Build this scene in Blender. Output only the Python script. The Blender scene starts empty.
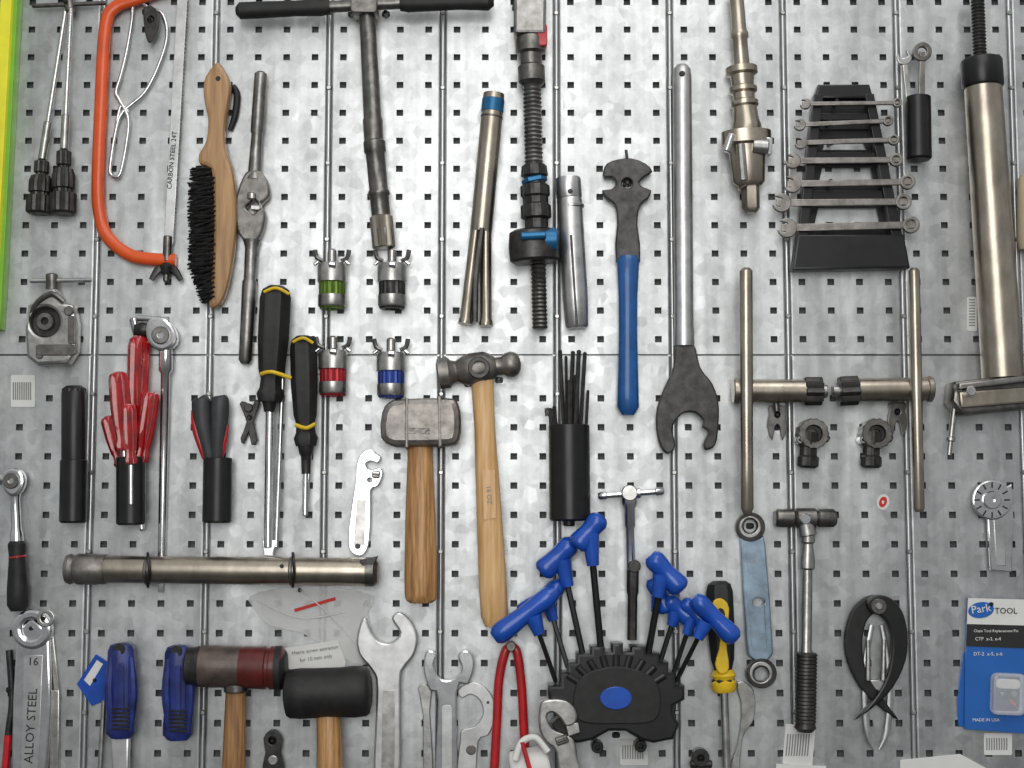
import bpy, math, random
from mathutils import Vector, Matrix
random.seed(3)
# ---------------------------------------------------------------- camera model / wall coordinates
F=1024*50/36; TILT=math.radians(5.2); D=1.906; CZ=1.4
FW=Vector((0,math.cos(TILT),math.sin(TILT))); UP=Vector((0,-math.sin(TILT),math.cos(TILT))); RT=Vector((1,0,0))
C=Vector((0,0,CZ))-FW*D
S=D/F
def V(px,py,d=0.0):
    q=FW+RT*((px-512)/F)+UP*((384-py)/F)
    return C+q*((-d*S-C.y)/q.y)
def SC(px,py,d=0.0):
    q=FW+RT*((px-512)/F)+UP*((384-py)/F)
    return ((-d*S-C.y)/q.y)/F
# ---------------------------------------------------------------- materials
M={}
def mat(name,col,metal=0.0,rough=.4,var=.15,scale=60,bump=.05,vec=(1,1,1),coat=0,trans=0,alpha=1,col2=None,rv=.1,ior=1.45,sss=0):
    m=bpy.data.materials.new(name); m.use_nodes=True; nt=m.node_tree; N=nt.nodes; K=nt.links
    b=N['Principled BSDF']
    tc=N.new('ShaderNodeTexCoord'); mp=N.new('ShaderNodeMapping'); mp.inputs['Scale'].default_value=vec
    K.new(tc.outputs['Object'],mp.inputs['Vector'])
    no=N.new('ShaderNodeTexNoise'); no.inputs['Scale'].default_value=scale; no.inputs['Detail'].default_value=6; no.inputs['Roughness'].default_value=.62
    K.new(mp.outputs[0],no.inputs['Vector'])
    cr=N.new('ShaderNodeValToRGB'); cr.color_ramp.elements[0].position=.3; cr.color_ramp.elements[1].position=.7
    c2=col2 if col2 else tuple(min(1,c*(1+var)) for c in col)
    c1=col if col2 else tuple(c*(1-var) for c in col)
    cr.color_ramp.elements[0].color=(*c1,1); cr.color_ramp.elements[1].color=(*c2,1)
    K.new(no.outputs['Fac'],cr.inputs[0]); K.new(cr.outputs[0],b.inputs['Base Color'])
    mr=N.new('ShaderNodeMapRange'); mr.inputs['To Min'].default_value=max(0.02,rough-rv); mr.inputs['To Max'].default_value=min(1,rough+rv)
    n2=N.new('ShaderNodeTexNoise'); n2.inputs['Scale'].default_value=scale*.35; n2.inputs['Detail'].default_value=4
    K.new(mp.outputs[0],n2.inputs['Vector']); K.new(n2.outputs['Fac'],mr.inputs['Value']); K.new(mr.outputs[0],b.inputs['Roughness'])
    if bump:
        bp=N.new('ShaderNodeBump'); bp.inputs['Strength'].default_value=bump; bp.inputs['Distance'].default_value=.002
        K.new(no.outputs['Fac'],bp.inputs['Height']); K.new(bp.outputs[0],b.inputs['Normal'])
    b.inputs['Metallic'].default_value=metal; b.inputs['Coat Weight'].default_value=coat
    b.inputs['Transmission Weight'].default_value=trans; b.inputs['Alpha'].default_value=alpha; b.inputs['IOR'].default_value=ior
    M[name]=m; return m
def sheet():
    """galvanised sheet steel: zinc spangle (voronoi), cloudy smears and fine vertical rolling streaks"""
    m=mat('sheet_steel',(.50,.515,.52),1,.40,.14,9,.02,(1,1,.5),rv=.10)
    nt=m.node_tree; N=nt.nodes; K=nt.links; b=N['Principled BSDF']
    tc=N.new('ShaderNodeTexCoord')
    vo=N.new('ShaderNodeTexVoronoi'); vo.inputs['Scale'].default_value=75; K.new(tc.outputs['Object'],vo.inputs['Vector'])
    mp=N.new('ShaderNodeMapping'); mp.inputs['Scale'].default_value=(1,1,.06); K.new(tc.outputs['Object'],mp.inputs[0])
    ns=N.new('ShaderNodeTexNoise'); ns.inputs['Scale'].default_value=110; ns.inputs['Detail'].default_value=5; K.new(mp.outputs[0],ns.inputs['Vector'])
    sp=N.new('ShaderNodeSeparateColor'); K.new(vo.outputs['Color'],sp.inputs[0])
    n3=N.new('ShaderNodeTexNoise'); n3.inputs['Scale'].default_value=24; n3.inputs['Detail'].default_value=8; n3.inputs['Roughness'].default_value=.75; K.new(tc.outputs['Object'],n3.inputs['Vector'])
    a1=N.new('ShaderNodeMath'); a1.operation='MULTIPLY_ADD'; K.new(sp.outputs[0],a1.inputs[0]); a1.inputs[1].default_value=.17; a1.inputs[2].default_value=.26
    a2=N.new('ShaderNodeMath'); a2.operation='MULTIPLY_ADD'; K.new(ns.outputs['Fac'],a2.inputs[0]); a2.inputs[1].default_value=.40; K.new(a1.outputs[0],a2.inputs[2])
    a3=N.new('ShaderNodeMath'); a3.operation='MULTIPLY_ADD'; K.new(n3.outputs['Fac'],a3.inputs[0]); a3.inputs[1].default_value=.84; K.new(a2.outputs[0],a3.inputs[2])
    mx=N.new('ShaderNodeVectorMath'); mx.operation='SCALE'
    src=b.inputs['Base Color'].links[0].from_socket; K.new(src,mx.inputs[0]); K.new(a3.outputs[0],mx.inputs['Scale']); K.new(mx.outputs[0],b.inputs['Base Color'])
    src=b.inputs['Roughness'].links[0].from_socket
    r1=N.new('ShaderNodeMath'); r1.operation='MULTIPLY_ADD'; K.new(sp.outputs[1],r1.inputs[0]); r1.inputs[1].default_value=.08; K.new(src,r1.inputs[2])
    K.new(r1.outputs[0],b.inputs['Roughness'])
    mp2=N.new('ShaderNodeMapping'); mp2.inputs['Scale'].default_value=(1,1,.35); K.new(tc.outputs['Object'],mp2.inputs[0])
    n4=N.new('ShaderNodeTexNoise'); n4.inputs['Scale'].default_value=11; n4.inputs['Detail'].default_value=2; K.new(mp2.outputs[0],n4.inputs['Vector'])
    b4=N.new('ShaderNodeBump'); b4.inputs['Strength'].default_value=.7; b4.inputs['Distance'].default_value=.007; K.new(n4.outputs['Fac'],b4.inputs['Height'])
    bp=N.new('ShaderNodeBump'); bp.inputs['Strength'].default_value=.28; bp.inputs['Distance'].default_value=.0008
    K.new(n3.outputs['Fac'],bp.inputs['Height']); K.new(b4.outputs[0],bp.inputs['Normal']); K.new(bp.outputs[0],b.inputs['Normal'])
sheet()
mat('ridge_steel',(.52,.53,.535),1,.35,.1,20,.03,(1,1,.1))
mat('behind_dark',(.14,.145,.15),.0,.7,.2,10,0)
mat('chrome',(.70,.70,.71),1,.17,.18,50,.05)
mat('steel',(.44,.435,.42),1,.34,.32,70,.14)
mat('steel_satin',(.58,.58,.58),1,.38,.2,50,.08)
mat('nickel',(.42,.375,.31),1,.30,.26,45,.08,(1,1,.5))
mat('steel_dark',(.17,.163,.153),.95,.36,.4,80,.16)
mat('worn_steel',(.17,.165,.155),1,.38,.4,70,.2,col2=(.38,.37,.36))
mat('gunmetal',(.055,.053,.052),.7,.40,.45,80,.12)
mat('rust_steel',(.15,.138,.125),.9,.44,.35,60,.35,col2=(.34,.32,.30))
mat('black_plastic',(.010,.010,.011),0,.33,.3,60,.03)
mat('black_rubber',(.014,.014,.014),0,.55,.4,80,.15)
mat('grey_rubber',(.04,.042,.045),0,.5,.3,60,.1)
mat('blue_plastic',(.010,.075,.42),0,.27,.2,40,.03,coat=.3)
mat('blue_dip',(.010,.085,.28),0,.3,.25,40,.06,coat=.3)
mat('blue_deep',(.016,.03,.17),0,.38,.5,50,.15)
mat('blue_steel',(.27,.35,.43),.8,.33,.28,50,.06)
mat('red_clear',(.48,.004,.008),0,.10,.45,90,.02,trans=.4,coat=.8)
mat('red_paint',(.45,.012,.016),0,.3,.25,50,.05,coat=.3)
mat('dark_red',(.10,.013,.011),0,.38,.4,50,.15,coat=.2)
mat('brown_grey',(.10,.075,.065),.3,.45,.4,50,.15,coat=.1)
mat('orange_paint',(.70,.09,.014),0,.35,.15,30,.06,coat=.3)
mat('yellow_plastic',(.75,.50,.02),0,.35,.2,40,.03)
mat('yellow_paint',(.82,.78,.04),0,.4,.1,30,.03)
mat('green_paint',(.20,.46,.04),0,.4,.1,30,.03)
mat('wood_light',(.52,.27,.09),0,.42,.2,9,.15,(18,18,1.1),col2=(.80,.54,.27),coat=.2)
mat('wood_brush',(.27,.145,.065),0,.42,.2,10,.15,(16,16,1.1),col2=(.50,.30,.14),coat=.2)
mat('wood_mid',(.20,.085,.028),0,.45,.2,11,.3,(20,20,1.1),col2=(.68,.38,.15),coat=.2)
mat('wood_dark',(.14,.065,.025),0,.5,.2,11,.3,(20,20,1.1),col2=(.46,.25,.10),coat=.1)
mat('anod_green',(.10,.17,.02),.5,.35,.2,60,.05)
mat('anod_red',(.34,.022,.028),.5,.35,.2,60,.05)
mat('anod_blue',(.03,.06,.27),.5,.35,.2,60,.05)
mat('anod_cyan',(.02,.14,.30),.4,.35,.2,60,.05)
mat('paper',(.72,.72,.70),0,.7,.06,20,.03)
mat('ink',(.02,.02,.02),0,.6,.1,20,0)
mat('ink_grey',(.25,.25,.25),0,.6,.1,20,0)
mat('ink_red',(.6,.03,.02),0,.6,.1,20,0)
mat('card_blue',(.015,.125,.45),0,.35,.08,20,0,coat=.4)
mat('clear_bag',(.9,.9,.9),0,.10,.03,30,1,trans=0,alpha=.38,coat=.9)
mat('beige_plastic',(.45,.38,.26),0,.5,.1,20,0)
mat('bristle',(.025,.024,.024),.3,.45,.5,90,0)
# ---------------------------------------------------------------- mesh builder
def cr(pts,closed=False,n=6):
    out=[];L=len(pts)
    dim=len(pts[0])
    rng=range(L) if closed else range(L-1)
    for i in rng:
        if closed: p=[pts[(i+k-1)%L] for k in range(4)]
        else: p=[pts[max(i-1,0)],pts[i],pts[i+1],pts[min(i+2,L-1)]]
        for j in range(n):
            t=j/n
            out.append(tuple(.5*((2*p[1][q])+(-p[0][q]+p[2][q])*t+(2*p[0][q]-5*p[1][q]+4*p[2][q]-p[3][q])*t*t+(-p[0][q]+3*p[1][q]-3*p[2][q]+p[3][q])*t**3) for q in range(dim)))
    if not closed: out.append(tuple(pts[-1]))
    return out
def circ(cx,cy,r,n=28,ry=None,a0=0,a1=360,ang=0):
    ry=r if ry is None else ry; o=[]
    full=abs(a1-a0)>=360
    ca,sa=math.cos(math.radians(ang)),math.sin(math.radians(ang))
    for i in range(n if full else n+1):
        a=math.radians(a0+(a1-a0)*i/n); x,y=r*math.cos(a),ry*math.sin(a)
        o.append((cx+x*ca-y*sa,cy+x*sa+y*ca))
    return o
def rrect(cx,cy,w,h,r=2,ang=0,n=3):
    o=[];r=min(r,w/2-.01,h/2-.01)
    for (sx,sy,a) in ((1,1,0),(-1,1,90),(-1,-1,180),(1,-1,270)):
        for i in range(n+1):
            t=math.radians(a+90*i/n)
            o.append((sx*(w/2-r)+r*math.cos(t),sy*(h/2-r)+r*math.sin(t)))
    ca,sa=math.cos(math.radians(ang)),math.sin(math.radians(ang))
    return [(cx+x*ca-y*sa,cy+x*sa+y*ca) for x,y in o]
class Tool:
    def __init__(s,name): s.name=name;s.v=[];s.f=[];s.mi=[];s.mats=[]
    def _m(s,m):
        if m not in s.mats: s.mats.append(m)
        return s.mats.index(m)
    def add(s,vs,fs,m):
        o=len(s.v); s.v+=[tuple(v) for v in vs]; k=s._m(m)
        for f in fs: s.f.append([i+o for i in f]); s.mi.append(k)
    def la(s,p0,p1,prof,m,d=10,n=24,sq=1.0,fl=None,ph=0.0):
        if isinstance(d,(tuple,list)): d0,d1=d
        else: d0=d1=d
        a=V(p0[0],p0[1],d0); b=V(p1[0],p1[1],d1); ax=b-a; L=ax.length; ax.normalize()
        sc=(SC(*p0,d0)+SC(*p1,d1))/2; mt=max(t for t,r in prof) or 1
        e1=ax.cross(Vector((0,-1,0))); e1.normalize(); e2=e1.cross(ax); e2.normalize()
        vs=[];fs=[]
        if fl: n=fl[0]*4
        for t,r in prof:
            c=a+ax*(L*t/mt)
            for i in range(n):
                th=2*math.pi*i/n+ph; rr=r*sc
                if fl: rr*=1+fl[1]*math.cos(fl[0]*th)
                vs.append(c+e1*(rr*math.cos(th))+e2*(rr*sq*math.sin(th)))
        for j in range(len(prof)-1):
            for i in range(n):
                k=(i+1)%n; fs.append([j*n+i,j*n+k,(j+1)*n+k,(j+1)*n+i])
        if prof[0][1]>.01: fs.append(list(range(n))[::-1])
        if prof[-1][1]>.01: fs.append([(len(prof)-1)*n+i for i in range(n)])
        s.add(vs,fs,m); return s
    def cyl(s,p0,p1,r,m,d=10,r2=None,bev=1,**k):
        r2=r if r2 is None else r2
        L=math.hypot(p1[0]-p0[0],p1[1]-p0[1]); b=min(bev,L/3,r*.6)
        return s.la(p0,p1,[(0,r-b),(b,r),(L-b,r2),(L,r2-min(b,r2*.6))],m,d,**k)
    def ytube(s,px,py,r,m,d0,d1,n=24,hole=0,fl=None):
        """cylinder with its axis perpendicular to the wall"""
        a=V(px,py,(d0+d1)/2); sc=SC(px,py,(d0+d1)/2)
        prof=[(d0,r),(d1-.8,r),(d1,r-.8)]
        if hole: prof+=[(d1,hole),(d0+(d1-d0)*.3,hole),(d0+(d1-d0)*.3,0.005)]
        vs=[];fs=[]
        if fl:n=fl[0]*4
        for t,rr in prof:
            for i in range(n):
                th=2*math.pi*i/n; q=rr*sc*(1+(fl[1]*math.cos(fl[0]*th) if fl and rr>=r-.9 else 0))
                vs.append(Vector((a.x+q*math.cos(th),-t*S,a.z+q*math.sin(th))))
        for j in range(len(prof)-1):
            for i in range(n):
                k=(i+1)%n; fs.append([j*n+i,j*n+k,(j+1)*n+k,(j+1)*n+i])
        fs.append([(len(prof)-1)*n+i for i in range(n)]); fs.append(list(range(n))[::-1])
        s.add(vs,fs,m); return s
    def sw(s,pts,r,m,d=8,closed=False,n=10,sub=6,sq=1.0):
        P=[(p[0],p[1],p[2] if len(p)>2 else d) for p in pts]
        if isinstance(r,(int,float)): R=[r]*len(P)
        else: R=list(r)
        Q=[(*p,q) for p,q in zip(P,R)]
        if sub>1: Q=cr(Q,closed,sub)
        W=[V(q[0],q[1],q[2]) for q in Q]; rr=[q[3]*SC(q[0],q[1],q[2]) for q in Q]
        vs=[];fs=[];L=len(W)
        for i in range(L):
            if closed: t=W[(i+1)%L]-W[i-1]
            else: t=W[min(i+1,L-1)]-W[max(i-1,0)]
            t.normalize()
            ref=Vector((0,-1,0))
            e1=t.cross(ref)
            if e1.length<.2: e1=t.cross(Vector((1,0,0)))
            e1.normalize(); e2=e1.cross(t); e2.normalize()
            for k in range(n):
                a=2*math.pi*k/n; vs.append(W[i]+e1*(rr[i]*math.cos(a))+e2*(rr[i]*sq*math.sin(a)))
        for i in range(L if closed else L-1):
            j=(i+1)%L
            for k in range(n):
                q=(k+1)%n; fs.append([i*n+k,i*n+q,j*n+q,j*n+k])
        if not closed: fs.append(list(range(n))[::-1]); fs.append([(L-1)*n+k for k in range(n)])
        s.add(vs,fs,m); return s
    def pl(s,out,m,d0=3,th=5,holes=(),bev=.8,sm=0):
        if sm: out=cr(out,True,sm)
        cu=bpy.data.curves.new('t','CURVE'); cu.dimensions='2D'; cu.fill_mode='BOTH'
        for o in [out]+list(holes):
            sp=cu.splines.new('POLY'); sp.points.add(len(o)-1); sp.use_cyclic_u=True
            for i,p in enumerate(o):
                w=V(p[0],p[1],d0+th/2); sp.points[i].co=(w.x,w.z,0,1)
        bev=min(bev,th*.45); b=bev*S
        cu.extrude=max(th*S/2-b,1e-5); cu.bevel_depth=b; cu.bevel_resolution=1; cu.offset=-b
        ob=bpy.data.objects.new('t',cu); me=bpy.data.meshes.new_from_object(ob)
        y=-(d0+th/2)*S
        s.add([(v.co.x,y-v.co.z,v.co.y) for v in me.vertices],[list(p.vertices) for p in me.polygons],m)
        bpy.data.objects.remove(ob); bpy.data.curves.remove(cu); bpy.data.meshes.remove(me); return s
    def tx(s,txt,px,py,size,m='ink',d=8,ang=0,sx=1):
        cu=bpy.data.curves.new('t','FONT'); cu.body=txt; cu.size=size*S*1.35; cu.align_x='CENTER'; cu.align_y='CENTER'; cu.extrude=.15*S; cu.resolution_u=2
        ob=bpy.data.objects.new('t',cu); me=bpy.data.meshes.new_from_object(ob)
        c=V(px,py,d); a=-math.radians(ang); ca,sa=math.cos(a),math.sin(a)
        s.add([(c.x+v.co.x*sx*ca-v.co.y*sa,c.y-v.co.z,c.z+v.co.x*sx*sa+v.co.y*ca) for v in me.vertices],[list(p.vertices) for p in me.polygons],m)
        bpy.data.objects.remove(ob); bpy.data.curves.remove(cu); bpy.data.meshes.remove(me); return s
    def hook(s,x,y,L=16,m='black_plastic'):
        s.ytube(x,y,2.2,m,-1,L,10); s.pl(rrect(x,y,8,6,2),m,-.2,2); return s
    def open_end(s,c,R,w,ang,m,d0,th,depth=None,bev=1):
        depth=R*.9 if depth is None else depth
        g=math.degrees(math.asin(min(.98,w/2/R)))
        pts=circ(c[0],c[1],R,26,a0=ang+g,a1=ang+360-g)
        ca,sa=math.cos(math.radians(ang)),math.sin(math.radians(ang))
        b=R*math.cos(math.radians(g))-depth
        for (u,v) in ((b+w*.12,-w/2),(b,-w*.3),(b,w*.3),(b+w*.12,w/2)):
            pts.append((c[0]+u*ca-v*sa,c[1]+u*sa+v*ca))
        return s.pl(pts,m,d0,th,bev=bev)
    def bar(s,p0,p1,w0,w1,m,d0,th,bev=1,groove=None):
        dx,dy=p1[0]-p0[0],p1[1]-p0[1]; L=math.hypot(dx,dy); nx,ny=-dy/L,dx/L
        s.pl([(p0[0]+nx*w0/2,p0[1]+ny*w0/2),(p1[0]+nx*w1/2,p1[1]+ny*w1/2),(p1[0]-nx*w1/2,p1[1]-ny*w1/2),(p0[0]-nx*w0/2,p0[1]-ny*w0/2)],m,d0,th,bev=bev)
        return s
    def done(s):
        me=bpy.data.meshes.new(s.name); me.from_pydata(s.v,[],s.f); me.update()
        for m in s.mats: me.materials.append(M[m])
        me.polygons.foreach_set('material_index',s.mi)
        me.polygons.foreach_set('use_smooth',[True]*len(s.f)); me.set_sharp_from_angle(angle=math.radians(38))
        ob=bpy.data.objects.new(s.name,me); bpy.context.scene.collection.objects.link(ob); return ob
def thread(L,r,p,amp=1.0):
    o=[];t=0
    while t<L: o+=[(t,r-amp),(t+p/2,r)]; t+=p
    o.append((L,r-amp)); return o
def hollow(L,r,w=2,depth=None,base=0):
    """profile of an open tube: opening at t=0"""
    depth=L*.8 if depth is None else depth
    return [(depth,.01),(depth,r-w),(0.0,r-w),(0.0,r-.6),(.6,r),(L-2,r),(L,r-2)]

# ---------------------------------------------------------------- perforated steel wall
w=Tool('wall_back')
PX=116*S; PIT=PX/4; X0=V(441.3,384).x; ZS=V(512,355).z
hs=3.4*S; g=4.6*S
def panel(xl,xr,z0,z1,zfirst,nrow):
    xs=[xl]; xh=[]
    for k in range(4):
        c=X0+(round((xl-g-X0)/PX))*PX+(k+.5)*PIT; xs+=[c-hs,c+hs]
    xs.append(xr)
    zs=[z0]
    for k in range(nrow):
        c=zfirst+k*PIT; zs+=[c-hs*.95,c+hs*.95]
    zs.append(z1)
    nx=len(xs); vs=[(x,0,z) for z in zs for x in xs]; fs=[]
    for j in range(len(zs)-1):
        for i in range(nx-1):
            if i%2==1 and j%2==1:
                o=len(vs); cs=[(xs[i],zs[j]),(xs[i+1],zs[j]),(xs[i+1],zs[j+1]),(xs[i],zs[j+1])]
                vs+=[(x,0,z) for x,z in cs]+[(x,2.6*S,z) for x,z in cs]
                for k in range(4): q=(k+1)%4; fs.append([o+k,o+4+k,o+4+q,o+q])
            else: fs.append([j*nx+i,j*nx+i+1,(j+1)*nx+i+1,(j+1)*nx+i])
    w.add(vs,fs,'sheet_steel')
    for (x,sg) in ((xl,-1),(xr,1)):
        vs=[];fs=[]
        for k in range(6):
            a=math.pi/2*k/5; vs+=[(x+sg*2.2*S*math.sin(a),2.2*S*(1-math.cos(a)),z0),(x+sg*2.2*S*math.sin(a),2.2*S*(1-math.cos(a)),z1)]
        vs+=[(x+sg*2.2*S,9*S,z0),(x+sg*2.2*S,9*S,z1)]
        for k in range(6): fs.append([2*k,2*k+1,2*k+3,2*k+2])
        w.add(vs,fs,'sheet_steel')
    for (z,sg) in ((z0,-1),(z1,1)):
        vs=[(xl,0,z),(xr,0,z),(xl,1*S,z+sg*.6*S),(xr,1*S,z+sg*.6*S),(xl,3*S,z+sg*.6*S),(xr,3*S,z+sg*.6*S)]
        w.add(vs,[[0,1,3,2],[2,3,5,4]],'sheet_steel')
for k in range(-7,9):
    xl=X0+k*PX+g; xr=X0+(k+1)*PX-g
    panel(xl,xr,ZS+1.0*S,ZS+PIT*19,ZS+PIT*.55,18)
    panel(xl,xr,ZS-PIT*19,ZS-1.0*S,ZS-PIT*18.5+PIT*.0,18)
for k in range(-7,10):
    x=X0+k*PX
    for (z0,z1) in ((ZS+.4*S,ZS+PIT*19),(ZS-PIT*19,ZS-.4*S)):
        vs=[];fs=[]
        for q in range(9):
            a=math.pi*q/8; vs+=[(x-2.3*S*math.cos(a),1.6*S-2.2*S*math.sin(a),z0),(x-2.3*S*math.cos(a),1.6*S-2.2*S*math.sin(a),z1)]
        for q in range(8): fs.append([2*q,2*q+2,2*q+3,2*q+1])
        w.add(vs,fs,'ridge_steel')
    for j in range(-6,7):
        if j==0: continue
        z=ZS+(j-.5*(1 if j>0 else -1))*PIT*2.7; 
        w.add([(x+2.6*S*math.cos(a*math.pi/6),-.4*S,z+2.6*S*math.sin(a*math.pi/6)) for a in range(12)]+[(x+1.8*S*math.cos(a*math.pi/6),-1.6*S,z+1.8*S*math.sin(a*math.pi/6)) for a in range(12)],
              [[a,(a+1)%12,12+(a+1)%12,12+a] for a in range(12)]+[list(range(12,24))],'steel')
xa,xb=X0-7.1*PX,X0+9.1*PX; za,zb=ZS-PIT*19.2,ZS+PIT*19.2
w.add([(xa,9*S,za),(xb,9*S,za),(xb,9*S,zb),(xa,9*S,zb),(xa,30*S,za),(xb,30*S,za),(xb,30*S,zb),(xa,30*S,zb)],
      [[0,1,2,3],[4,7,6,5],[0,4,5,1],[1,5,6,2],[2,6,7,3],[3,7,4,0]],'behind_dark')
w.add([(xa,4*S,ZS-4*S),(xb,4*S,ZS-4*S),(xb,4*S,ZS+4*S),(xa,4*S,ZS+4*S)],[[0,1,2,3]],'steel_satin')
w.done()

# ================================================================ TOOLS
t=Tool('spirit_level'); t.pl([(6,-30),(17,-30),(-2,330),(-14,330)],'yellow_paint',0,22); t.pl([(17,-30),(22,-30),(3,330),(-2,330)],'green_paint',0,16)
t.pl([(-20,-30),(6,-30),(-14,330),(-40,330)],'steel_dark',0,12); t.done()
t=Tool('extension_driver_set')
t.cyl((32,6),(106,3),2.2,'steel_dark',8); t.cyl((68,-8),(70,12),5,'steel_dark',10)
for (a,b,c,dd) in (((66,8),(42,160),(39,214),10),((71,8),(64,150),(63,214),14)):
    t.cyl(a,b,2.3,'chrome',dd)
    t.cyl(((a[0]*.25+b[0]*.75),(a[1]*.25+b[1]*.75)),b,4,'steel',dd)
    t.la(b,c,[(0,4),(2,7),(14,7),(15,5),(17,5),(18,9),(24,11),(36,11),(37,9),(40,9),(41,12.5),(58,12.5),(60,10)],'gunmetal',dd,fl=(14,.05))
t.hook(68,4,18); t.done()
# hacksaw
t=Tool('hacksaw')
t.sw([(176,-16),(140,-2),(114,8),(105,30),(101,100),(98,175),(99,210),(107,236),(128,254),(150,259),(176,260)],6.5,'orange_paint',8,n=12,sq=.8)
t.pl([(178,-12),(188,-12),(173,244),(164,244)],'steel_satin',7,1.6,bev=.3)
for i in range(60): 
    y=-8+i*4.2; x=188-(y+12)*15/256; t.pl([(x-.2,y),(x+1.8,y+2.5),(x-.2,y+3)],'steel_dark',7.2,1.2,bev=.1)
t.tx('CARBON STEEL 24T',172,160,5,'ink',9.2,ang=-86)
t.cyl((168,236),(167,262),4.5,'steel_dark',9); t.cyl((167,255),(166,282),3,'steel_dark',9)
t.la((167,263),(166,275),[(0,4),(3,7),(8,5.5),(10,4)],'gunmetal',9)
t.sw([(166,268,9),(158,270,11),(151,280,12)],[4,4,2.5],'gunmetal',n=8,sq=.5); t.sw([(166,268,9),(174,270,11),(181,280,12)],[4,4,2.5],'gunmetal',n=8,sq=.5)
t.done()
t=Tool('bent_wire_clip')
t.sw([(112,176),(110,168),(116,130),(123,112),(145,92),(160,62),(167,35),(162,14),(150,9)],1.9,'chrome',6)
t.sw([(112,176),(120,174),(127,140),(128,118),(119,100),(116,92),(121,75),(127,50),(132,20),(133,6),(140,2),(150,9)],1.9,'chrome',6)
t.sw([(116,126),(121,106),(128,112)],1.7,'chrome',6); t.hook(146,12,10)
t.done()
t=Tool('small_chain_clip'); t.pl([(144,12),(150,6),(158,12),(159,26),(153,40),(148,42),(145,30)],'gunmetal',10,5,holes=[circ(151,20,3.5,12)],sm=3); t.hook(151,20,14); t.done()
# wire brush
t=Tool('wire_brush')
t.pl([(213,68),(219,64),(226,72),(231,86),(229,105),(226,125),(226,148),(233,170),(237,200),(236,240),(231,275),(225,297),(217,308),(210,306),(211,290),(214,250),(214,200),(212,172),(201,165),(200,155),(207,142),(209,120),(205,100),(205,82)],'wood_brush',5,15,bev=4,sm=4)
for r in range(28):
    for c in range(5):
        y0=168+r*4.75; x0=218-c*1.2-(4 if r<2 else 0)
        for q in range(4):
            jx,jy=random.uniform(-2,2),random.uniform(-3,4)
            xx=189+jx+c*1.8+max(0,(r-20))*1.7+(2 if r<3 else 0)
            t.sw([(x0+random.uniform(-1.5,1.5),y0,8+c*4),(xx,y0+3+jy,6+c*4.4+random.uniform(-1.5,1.5))],.9,'bristle',n=4,sub=1)
t.ytube(219,80,3,'gunmetal',10,20.4,12); t.hook(219,78,6); t.done()
t=Tool('side_cutter'); t.sw([(233,86),(237,95),(235,115),(230,130)],[3,3.5,3.5,2.5],'black_rubber',4); t.hook(233,90,5); t.done()
# tap wrench
t=Tool('tap_wrench')
t.la((261,72),(254,180),[(0,4),(2,6.3),(60,6.6),(62,5.4),(100,6.5),(108,9)],'worn_steel',9,fl=None)
t.pl([(244,178),(250,172),(261,172),(268,182),(270,196),(262,205),(266,214),(263,232),(256,242),(246,242),(238,230),(237,200)],'steel_dark',3,13,holes=[rrect(254,208,11,12,2,45)],sm=3,bev=2)
t.pl(rrect(256,208,10,5,1,3),'steel',6,6); t.cyl((252,193),(252,200),5,'steel',14)
t.la((252,240),(245,364),[(0,9),(8,6.5),(40,6),(42,7.3),(120,6.5),(124,4)],'worn_steel',9)
t.hook(252,175,6); t.done()
# big T handle
t=Tool('t_handle_wrench')
t.la((236,11),(330,7),[(0,4),(4,8.5),(20,8.5),(60,7.8),(84,8.8),(94,7)],'black_rubber',22); t.cyl((328,7),(402,3),6,'steel_dark',22)
t.la((400,4),(494,2),[(0,7),(8,8.5),(60,7),(88,8.5),(94,4)],'black_rubber',22)
t.pl(rrect(365,4,26,24,3),'steel_dark',10,24)
t.la((366,-6),(374,145),[(0,7),(20,8),(120,9),(122,10),(146,9.5)],'steel_dark',(20,14))
t.la((374,140),(384,248),[(0,9),(2,11),(12,11),(14,9.5),(50,9.5),(52,11),(55,11),(57,9.5),(88,9.5),(90,10.5),(106,10.5),(108,8)],'steel_dark',(14,12))
t.cyl((381,216),(384,248),10.7,'nickel',12.5,fl=(8,.08)); t.hook(352,14,14); t.hook(386,14,14); t.done()
for (x,y,cm) in ((333,249,'anod_green'),(393,249,'gunmetal'),(334,336,'anod_red'),(392,338,'anod_blue')):
    t=Tool('bottom_bracket_tap')
    t.la((x-1,y),(x-1,y+58),[(0,3),(1,4.5),(8,4.5),(9,13),(11,14.5),(20,14.5),(21,11),(27,10.5),(28,14),(34,14),(35,13)],'steel',14,n=24)
    t.la((x-1,y+28),(x-1,y+60),[(0,12),(1,12.8),(26,12.8),(28,11.5),(28,8),(20,7),(20,.01)],cm,14,fl=(18,.035))
    t.la((x-1,y+19),(x-1,y+30),[(0,11),(2,13.4),(10,13.6),(12,13)],'steel_satin',14)
    for sx in (-1,1):
        t.sw([(x-1+sx*9,y+12),(x-1+sx*15,y+9),(x-1+sx*17,y+1)],[2.2,2.2,2.4],'steel_dark',14,n=8,sub=3)
        t.cyl((x-1+sx*13,y+12),(x-1+sx*18,y+16),1.8,'chrome',18)
    t.cyl((x-4,y+15),(x+3,y+16),3.5,'chrome',28); t.hook(x-1,y+3,16); t.done()
t=Tool('tubing_cutter')
t.pl([(31,306),(40,304),(47,290),(58,290),(64,304),(76,306),(79,325),(78,352),(70,364),(40,366),(30,358),(28,330)],'steel',3,20,holes=[circ(48,323,15,26)],bev=3)
t.ytube(48,323,15,'gunmetal',1,9,24); t.ytube(47,322,9,'steel_dark',1,16,20,hole=4); t.sw([(31,312,20),(40,300,23),(52,294,24),(64,302,23)],3,'steel_dark',n=8)
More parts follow.
